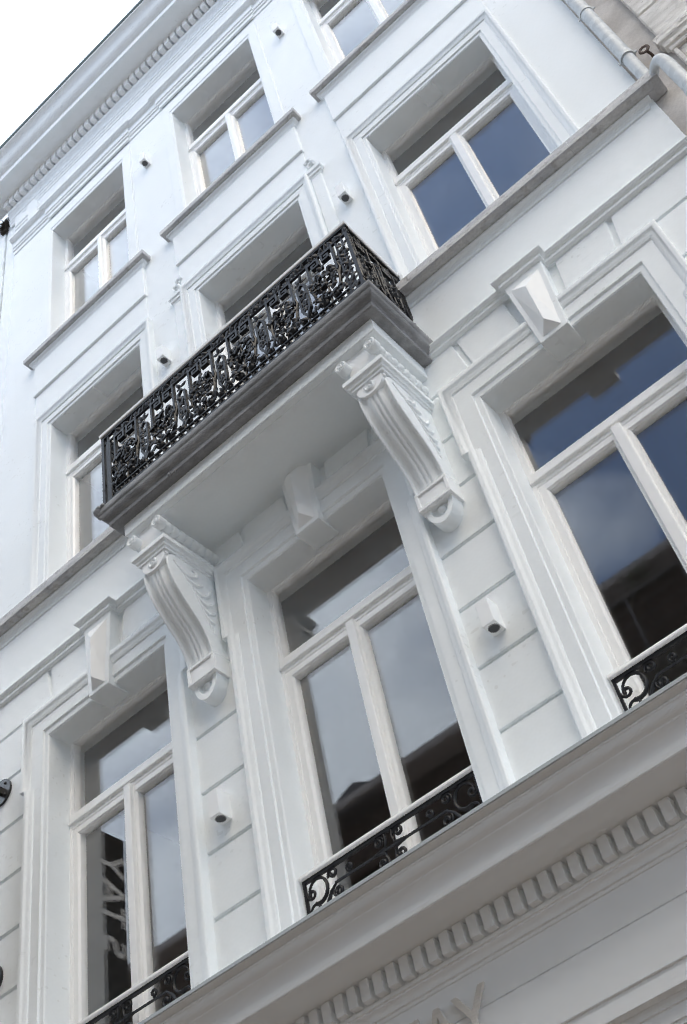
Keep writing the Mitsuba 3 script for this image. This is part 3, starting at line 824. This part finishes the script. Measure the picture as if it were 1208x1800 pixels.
ICO = trimesh.creation.icosphere(subdivisions=1, radius=1.0)
IV, IF = np.array(ICO.vertices), np.array(ICO.faces)


def leaf(m, u, v, L, ang, wd, rg, lift=0.0):
    """A small solid leaf, pointed, tipped out of the casting's plane."""
    q = IV * [L * 0.5, 0.006, wd]
    q[:, 2] *= 1 - 0.45 * (IV[:, 0])
    q[:, 0] += L * 0.5
    tip = rg.uniform(-0.45, 0.45)
    q = np.stack([q[:, 0] * np.cos(tip), q[:, 1] - q[:, 0] * np.sin(tip), q[:, 2]], 1)
    c, s = np.cos(ang), np.sin(ang)
    m.add(np.stack([u + q[:, 0] * c - q[:, 2] * s, q[:, 1] + lift, v + q[:, 0] * s + q[:, 2] * c], 1), IF)


PW = 0.364
for k in range(6):
    t = cast_panel(PW, 20 + k, bars=(k < 5)).build()
    if k == 5:                                                    # the last casting ends in a leafy bar beside the corner post
        e = Mesh().tm(t)
        rg = np.random.default_rng(77)
        e.tube(on_y([(0.305, ZR0 + 0.01), (0.305, ZR1 - 0.02)], 0), 0.009, 4)
        for q in range(9):
            for w in range(4):
                leaf(e, 0.300 + rg.uniform(-.015, .015), ZR0 + 0.07 + q * 0.062, 0.044, w * 1.57 + q, 0.014, rg, -0.006)
        e.tube(on_y([(0.258, ZR0 + 0.01), (0.258, ZR1 - 0.06)], 0), 0.009, 4)
        for q in range(8):
            for w in range(4):
                leaf(e, 0.258 + rg.uniform(-.01, .01), ZR0 + 0.10 + q * 0.062, 0.050, w * 1.57 + q * .7, 0.016, rg, 0.006)
        e.tube(on_y(spiral(0.275, ZR0 + 0.14, 0.035, 1.6, 1.1, 1, 18), 0), np.linspace(0.007, 0.012, 18), 6)
        t = e.build()
    t.apply_translation([-3.708 + PW * k, YR, 0])
    put(RAIL + '__panel', t, 'iron', smooth=45)
first = Mesh().box(-3.776, -3.760, YR - 0.006, YR + 0.005, ZR0, ZR1 - 0.01)
for sg in (-1, 1):
    first.tube(on_y([(-3.768 + sg * 0.014, ZR0 + 0.02), (-3.768 + sg * 0.014, ZR1 - 0.1)], YR), 0.008, 4)
first.box(-3.815, -3.72, YR - 0.008, YR + 0.008, ZR0 + 0.005, ZR0 + 0.026).box(-3.815, -3.72, YR - 0.01, YR + 0.01, ZR1 - 0.025, ZR1).box(-3.815, -3.72, YR - 0.006, YR + 0.006, ZR1 - 0.095, ZR1 - 0.08)
rg = np.random.default_rng(5)
for q in range(7):
    for t in range(4):
        leaf(first, -3.768 + rg.uniform(-.006, .006), ZR0 + 0.10 + q * 0.075, 0.044, t * 1.57 + q, 0.014, rg)
put(RAIL + '__panel', first, 'iron', smooth=45)
for X in (XRL, XRR):
    for k in range(2):
        t = cast_panel(0.268, 40 + k, bars=True).build()
        v = np.array(t.vertices)
        t = trimesh.Trimesh(np.stack([X + v[:, 1] * (1 if X == XRR else -1), YR + 0.018 + 0.268 * k + v[:, 0], v[:, 2]], 1), t.faces, process=False)
        put(RAIL + '__panel', t, 'iron', smooth=45)
for X in (XRL, XRR):
    put(RAIL + '__post', Mesh().box(X - 0.0125, X + 0.0125, YR - 0.0125, YR + 0.0125, 7.87, ZR1), 'iron')
hr = Mesh()
prof = [(-0.024, 8.664), (0.018, 8.664), (0.022, 8.668), (0.024, 8.690), (0.018, 8.704), (-0.016, 8.706), (-0.024, 8.698)]
P = np.array(prof)
rings = [np.stack([XRL - P[:, 0], np.full(7, -0.045), P[:, 1]], 1), np.stack([XRL - P[:, 0], YR - P[:, 0], P[:, 1]], 1), np.stack([XRR + P[:, 0], YR - P[:, 0], P[:, 1]], 1), np.stack([XRR + P[:, 0], np.full(7, -0.045), P[:, 1]], 1)]
put(RAIL + '__handrail', hr.loft(rings), 'rail_cap', label='pale flat handrail on the black castings')

# ------------------------------------------------------------------ wall lamps
LAMPS = [(-3.6425, 13.79, 'small white box lamp under the main cornice between the left and middle top floor windows'),
         (-1.7275, 13.80, 'small white box lamp highest on the wall, right of the middle top floor window'),
         (-1.6780, 10.08, 'small white box lamp right of the balcony door, left of the second floor window'),
         (-3.6620, 10.07, 'small white box lamp on the second floor left of the balcony railing'),
         (-1.7380, 5.537, 'small white box lamp on the channelled pier below the right balcony bracket'),
         (-3.5980, 5.538, 'small white box lamp on the channelled pier below the left balcony bracket')]
for x, z, lab in LAMPS:
    l = thing('wall_lamp', lab, 'wall lamp', 'square lamps fixed to the white front')
    w = 0.0365
    put(l + '__housing', Mesh().box(x - w, x + w, -0.10, 0.012, z, z + 0.162, 0.0025), 'paint_smooth')
    a = np.linspace(0, 2 * np.pi, 25)
    ringm = Mesh().tube(np.stack([x + 0.0285 * np.cos(a), -0.052 + 0.0285 * np.sin(a), np.full_like(a, z - 0.001)], 1), 0.003, 6, caps=False)
    put(l + '__rim', ringm, 'lens_ring', smooth=50)
    disc = trimesh.creation.cylinder(radius=0.0275, height=0.006, sections=28)
    disc.apply_translation([x, -0.052, z + 0.0005])
    put(l + '__lens', disc, 'lens', smooth=30)

# ------------------------------------------------------------------ drainpipe and hook at the right end
DP = thing('drainpipe', 'grey galvanised drainpipe with a swan neck at the right end of the white front', 'drainpipe')
m = Mesh()
m.tube([(0.447, -0.062, 9.72), (0.447, -0.062, 13.0), (0.447, -0.062, 16.3)], 0.047, 24)
m.tube([(0.447, -0.062, 8.90), (0.447, -0.062, 9.2), (0.447, -0.062, 9.74)], 0.046, 24)
m.tube([(0.447, -0.062, 8.53), (0.447, -0.062, 8.70), (0.447, -0.062, 8.92)], 0.041, 24)
put(DP + '__pipe', m, 'galvanised', smooth=40)
for z in (9.69, 8.87):
    m = Mesh().tube([(0.447, -0.062, z), (0.447, -0.062, z + 0.04)], 0.0515, 24)
    m.box(0.495, 0.515, -0.066, -0.058, z + 0.004, z + 0.03).box(0.380, 0.400, -0.066, -0.058, z + 0.004, z + 0.03).box(0.442, 0.452, -0.04, 0.06, z + 0.010, z + 0.024)
    put(DP + '__clamp', m, 'galvanised', smooth=40)
from scipy.interpolate import CubicSpline
kn = np.array([(0.465, -0.060, 8.46), (0.495, -0.100, 8.478), (0.525, -0.140, 8.475), (0.552, -0.170, 8.440), (0.567, -0.181, 8.37), (0.569, -0.182, 8.25)])
sp = CubicSpline(np.arange(6), kn)(np.linspace(0, 5, 40))
put(DP + '__swan_neck', Mesh().tube(sp, np.r_[np.linspace(0.026, 0.030, 18), np.linspace(0.030, 0.043, 22)], 20), 'galvanised', smooth=50)
m = Mesh().tube([(0.569, -0.182, 8.32), (0.569, -0.182, 5.0), (0.569, -0.182, 0.0)], 0.0425, 24).tube([(0.569, -0.182, 7.90), (0.569, -0.182, 7.94)], 0.047, 24)
put(DP + '__lower_pipe', m, 'galvanised', smooth=40)

HK = thing('wall_hook', 'rusty flat iron ring hook on the grey strip beside the drainpipe', 'hook')
a = np.linspace(0, 2 * np.pi, 25)
m = Mesh().tube(np.stack([0.550 + 0.028 * np.cos(a), np.full_like(a, -0.052), 8.850 + 0.032 * np.sin(a)], 1), 0.0115, 8, caps=False, flat=0.6)
m.tube([(0.556, -0.05, 8.822), (0.566, -0.02, 8.80), (0.575, 0.04, 8.785)], [0.010, 0.010, 0.012], 8)
put(HK + '__ring', m, 'rust', smooth=50)

# ------------------------------------------------------------------ neighbour on the right
NB = thing('neighbour_house', 'beige neighbouring house at the top right with rough worn stone blocks', 'house')
put(NB + '__wall', Mesh().box(XR + 0.001, 0.70, 0.035, 0.3, 0.0, 17.0).box(0.66, 9.0, 0.06, 0.3, 0.0, 17.0), 'neighbour_render')
qs = [(8.885, 9.300), (9.308, 9.985), (9.993, 10.70), (10.708, 11.4)]
rgq = np.random.default_rng(3)
for za, zb in qs:
    x = 0.668
    while x < 3.0:
        w = rgq.uniform(0.5, 0.8)
        put(NB + '__stone_block', Mesh().box(x + rgq.uniform(-0.006, 0.006), x + w - 0.008, -0.012 + rgq.uniform(-0.004, 0.004), 0.1, za + 0.004, zb - 0.004, 0.008), 'neighbour_stone')
        x += w
put(NB + '__ledge', moulding([(-0.06, 8.70), (0.01, 8.70), (0.014, 8.735), (0.03, 8.745), (0.034, 8.78), (0.05, 8.80), (0.055, 8.86), (0.045, 8.885), (-0.06, 8.885)], 0.675, 9.0, left=True), 'neighbour_stone', smooth=30)
put(NB + '__panel', Mesh().box(0.70, 2.6, 0.012, 0.1, 7.4, 8.705, 0.006), 'peeling', label='panel with blackened peeling paint under the ledge')
put(NB + '__panel', Mesh().box(0.672, 0.699, -0.006, 0.1, 7.4, 8.699, 0.004), 'neighbour_stone')
put(NB + '__roof', Mesh().box(0.41, 9.0, -0.3, 9.0, 17.0, 17.4), 'slate')
put(NB + '__wall', Mesh().box(0.41, 9.0, 0.3, 9.0, 0.0, 17.0), 'neighbour_render')

# neighbour on the left
NL = thing('neighbour_house', 'narrow sliver of a rough white neighbouring wall at the left edge', 'house')
t = np.linspace(3.0, 16.10, 220)
rg = np.random.default_rng(8)
edge = -6.055 + 0.05 * (meshkit.fbm(np.stack([t * 3.1, t * 0, t * 0], -1), 4, seed=2) - 0.5) + 0.02 * (rg.random(220) - 0.5)
put(NL + '__wall', Mesh().poly_y(Polygon([(-14, 0), (-6.06, 0)] + list(zip(edge, t)) + [(-14, 16.10)]), 0.006, 0.3), 'paint')
put(NL + '__wall', Mesh().box(-14, -6.075, 0.3, 9.0, 0.0, 15.5), 'paint')
put(NL + '__roof', Mesh().box(-14, -6.09, 0.1, 9.0, 16.3, 16.4), 'slate')
rg = np.random.default_rng(17)
m = Mesh()
for k in range(150):
    p = np.array([-6.055, -0.015, 15.80]) + rg.normal(0, 1, 3) * [0.022, 0.006, 0.05]
    d = rg.normal(0, 1, 3)
    d /= np.linalg.norm(d)
    m.tube([p, p + d * 0.03 + rg.normal(0, .008, 3), p + d * 0.065], 0.0035, 4)
put('bird_nest', m.box(-6.10, -6.01, -0.028, 0.004, 15.66, 15.94), 'twig', label='dark tuft of twigs lodged under the left end of the main cornice', cat='nest')

# ------------------------------------------------------------------ projecting sign at the left (seen in the left pane) and its round plates
SG = thing('projecting_sign', 'black upright sign with white letters on two round black wall plates', 'sign')
SX = -5.53
put(SG + '__board', Mesh().box(SX - 0.03, SX + 0.03, -0.622, -0.090, 5.40, 6.955), 'sign_board')
for z in (6.925, 5.555):
    d = trimesh.creation.cylinder(radius=0.100, height=0.016, sections=40)
    d.apply_transform(trimesh.transformations.rotation_matrix(np.pi / 2, [1, 0, 0]))
    d.apply_translation([SX - 0.012, -0.010, z])
    put(SG + '__wall_plate', d, 'sign_black', smooth=30)
    m = Mesh().box(SX - 0.017, SX + 0.017, -0.14, -0.012, z - 0.025, z + 0.025)
    for a in (0.8, 2.4, 4.0, 5.6):
        b = trimesh.creation.icosphere(subdivisions=1, radius=0.010)
        m.add(np.array(b.vertices) + [SX - 0.012 + 0.07 * math.cos(a), -0.02, z + 0.07 * math.sin(a)], b.faces)
    put(SG + '__bracket', m, 'sign_black')


def glyph(ch, h, st):
    """A sans capital as a shapely shape, cap height h, stroke st."""
    L = lambda *p: LineString(p).buffer(st / 2, cap_style=2, join_style=2)
    if ch == 'T':
        g = unary_union([L((0, h - st / 2), (0.72 * h, h - st / 2)), L((0.36 * h, 0), (0.36 * h, h - st * .4))])
    elif ch == 'A':
        g = unary_union([L((0, 0), (0.38 * h, h)), L((0.76 * h, 0), (0.38 * h, h)), L((0.16 * h, 0.30 * h), (0.60 * h, 0.30 * h))]).intersection(sbox(-h, 0, 2 * h, h))
    elif ch == 'Y':
        g = unary_union([L((-0.03 * h, h * 1.05), (0.36 * h, 0.44 * h)), L((0.75 * h, h * 1.05), (0.36 * h, 0.44 * h)), L((0.36 * h, 0), (0.36 * h, 0.46 * h))]).intersection(sbox(-h, 0, 2 * h, h))
    else:
        a = np.linspace(np.radians(35), np.radians(270), 20)
        r = h * 0.25 - st / 4
        up_ = [(0.30 * h + r * 1.15 * np.cos(t), h * 0.75 - st / 4 + r * np.sin(t)) for t in a]
        b = np.linspace(np.radians(90), np.radians(-145), 20)
        dn = [(0.30 * h + r * 1.15 * np.cos(t), h * 0.25 + st / 4 + r * np.sin(t)) for t in b]
        g = LineString(up_ + dn[1:]).buffer(st / 2, cap_style=2)
    return g


def glyph_mesh(ch, h, st, depth):
    g = glyph(ch, h, st)
    return trimesh.util.concatenate([trimesh.creation.extrude_polygon(q, depth, engine='earcut') for q in getattr(g, 'geoms', [g])])


for ch, zc in (('S', 6.07), ('T', 6.305), ('A', 6.48), ('Y', 6.70)):
    t = glyph_mesh(ch, 0.205, 0.034, 0.006)
    v = np.array(t.vertices)
    v[:, 0] -= v[:, 0].mean()
    # letter x runs up (z), letter y runs out from the wall
    t = trimesh.Trimesh(np.stack([SX + 0.0305 + v[:, 2], -0.400 - v[:, 1], zc + v[:, 0] * 1.05], 1), t.faces, process=False)
    put(SG + '__letter', t, 'sign_white')

# ------------------------------------------------------------------ shop lettering
SS = thing('shop_sign', 'row of flat beige capital letters on the white shop fascia', 'sign')
hL, stL = 0.200, 0.026
for ch, xl in (('T', -2.815), ('A', -2.664), ('Y', -2.497)):
    t = glyph_mesh(ch, hL, stL, 0.014)
    v = np.array(t.vertices)
    v[:, 0] -= v[:, 0].min()
    t = trimesh.Trimesh(np.stack([xl + v[:, 0], -0.030 + v[:, 2], 3.789 + v[:, 1]], 1), t.faces, process=False)
    put(SS + '__letter', t, 'letter_metal')

# ------------------------------------------------------------------ houses across the street (seen in the panes)
def opposite(x0, x1, ze, label, dormer=None, seed=0):
    o = thing('opposite_house', label, 'house')
    wall = sbox(x0, 0, x1, ze - 0.05)
    wins = []
    n = max(2, int((x1 - x0) / 2.0))
    for k in range(n):
        xc = x0 + (x1 - x0) * (k + 0.5) / n
        for zz in (1.0, 4.2, 7.1, 9.4 if ze > 11.9 else 9.2):
            wins.append((xc - 0.5, xc + 0.5, zz, zz + 1.6))
    for a, b, c, d in wins:
        wall = wall.difference(sbox(a, c, b, d))
    for lo, hi, mt, yo in ((0, 9.0, 'opposite_render', 0.0), (9.0, ze, 'brick', 0.012)):
        t = Mesh()
        part = wall.intersection(sbox(x0, lo, x1, hi))
        for g in getattr(part, 'geoms', [part]):
            e = trimesh.creation.extrude_polygon(g, 0.3, engine='earcut')
            v = np.array(e.vertices)
            t.add(np.stack([v[:, 0], -7.5 - yo - v[:, 2], v[:, 1]], 1), e.faces)
        if lo:
            t.box(x0, x1, -16, -15.7, 0, ze).box(x0, x0 + .1, -15.7, -7.8, 0, ze).box(x1 - .1, x1, -15.7, -7.8, 0, ze)
        put(o + '__wall', t, mt)
    for a, b, c, d in wins:
        put(o + '__window', Mesh().box(a, b, -7.72, -7.68, c, d), 'lens')
    ev = moulding([(0.0, ze - 0.02), (0.36, ze), (0.38, ze + 0.03), (0.39, ze + 0.11), (0.36, ze + 0.12), (0.0, ze + 0.10)], x0, x1)
    v = ev.build()
    v.vertices[:, 1] = -7.5 - v.vertices[:, 1]
    put(o + '__eaves', v, 'opposite_roof')
    put(o + '__roof', Mesh().loft([[[x, -7.2, ze + 0.1], [x, -16.0, ze + 0.1], [x, -11.6, ze + 2.0]] for x in (x0, x1)]), 'opposite_roof')
    if dormer:
        a, b, zt = dormer
        put(o + '__dormer', Mesh().loft([[[a, y, ze - 0.05], [b, y, ze - 0.05], [b - 0.05, y, zt - 0.18], [(a + b) / 2 + 0.06, y, zt], [a + 0.16, y, zt - 0.12]] for y in (-7.18, -9.5)]), 'slate')
    return o


OA = opposite(-5.25, 3.6, 12.20, 'brick and plaster house across the street with a top floor balcony rail')
opposite(-9.2, -5.27, 11.63, 'brick and plaster house across the street with a dormer at its eaves', dormer=(-8.25, -7.40, 11.95))
opposite(-24.0, -9.22, 11.28, 'brick and plaster house across the street, the lowest and leftmost one')
m = Mesh().box(-4.6, -0.6, -7.5, -6.72, 10.55, 10.67)
put(OA + '__balcony', m, 'zinc')
m = Mesh()
for z in (10.95, 11.15, 11.35):
    m.box(-4.6, -0.6, -6.745, -6.735, z, z + 0.010)
for x in np.linspace(-4.6, -0.6, 6):
    m.box(x - 0.02, x + 0.02, -6.76, -6.72, 10.67, 11.56)
put(OA + '__balcony_rail', m.box(-4.6, -0.6, -6.77, -6.71, 11.53, 11.56), 'slate')
PL = thing('potted_plant', 'thin potted sapling standing on the balcony across the street', 'plant')
pot = trimesh.creation.cylinder(radius=0.15, height=0.3, sections=16)
pot.apply_translation([-2.86, -7.0, 10.82])
put(PL + '__pot', pot, 'brick', smooth=40)
rg = np.random.default_rng(2)
m = Mesh().tube([(-2.86, -7.0, 10.9), (-2.84, -7.0, 11.5), (-2.80, -7.0, 12.0)], [0.02, 0.014, 0.008], 6)
for k in range(26):
    p = np.array([-2.80, -7.0, 11.93]) + rg.normal(0, 0.03, 3)
    m.tube([p, p + rg.normal(0, 1, 3) * [0.12, 0.12, 0.10]], [0.006, 0.003], 4)
put(PL + '__stem', m, 'twig')
m = Mesh()
for k in range(60):
    leaf(m, rg.normal(-2.78, 0.10), rg.normal(12.02, 0.09), 0.05, rg.uniform(0, 6.28), 0.012, rg, -7.0 + rg.normal(0, 0.08))
put(PL + '__foliage', m, 'leaf')
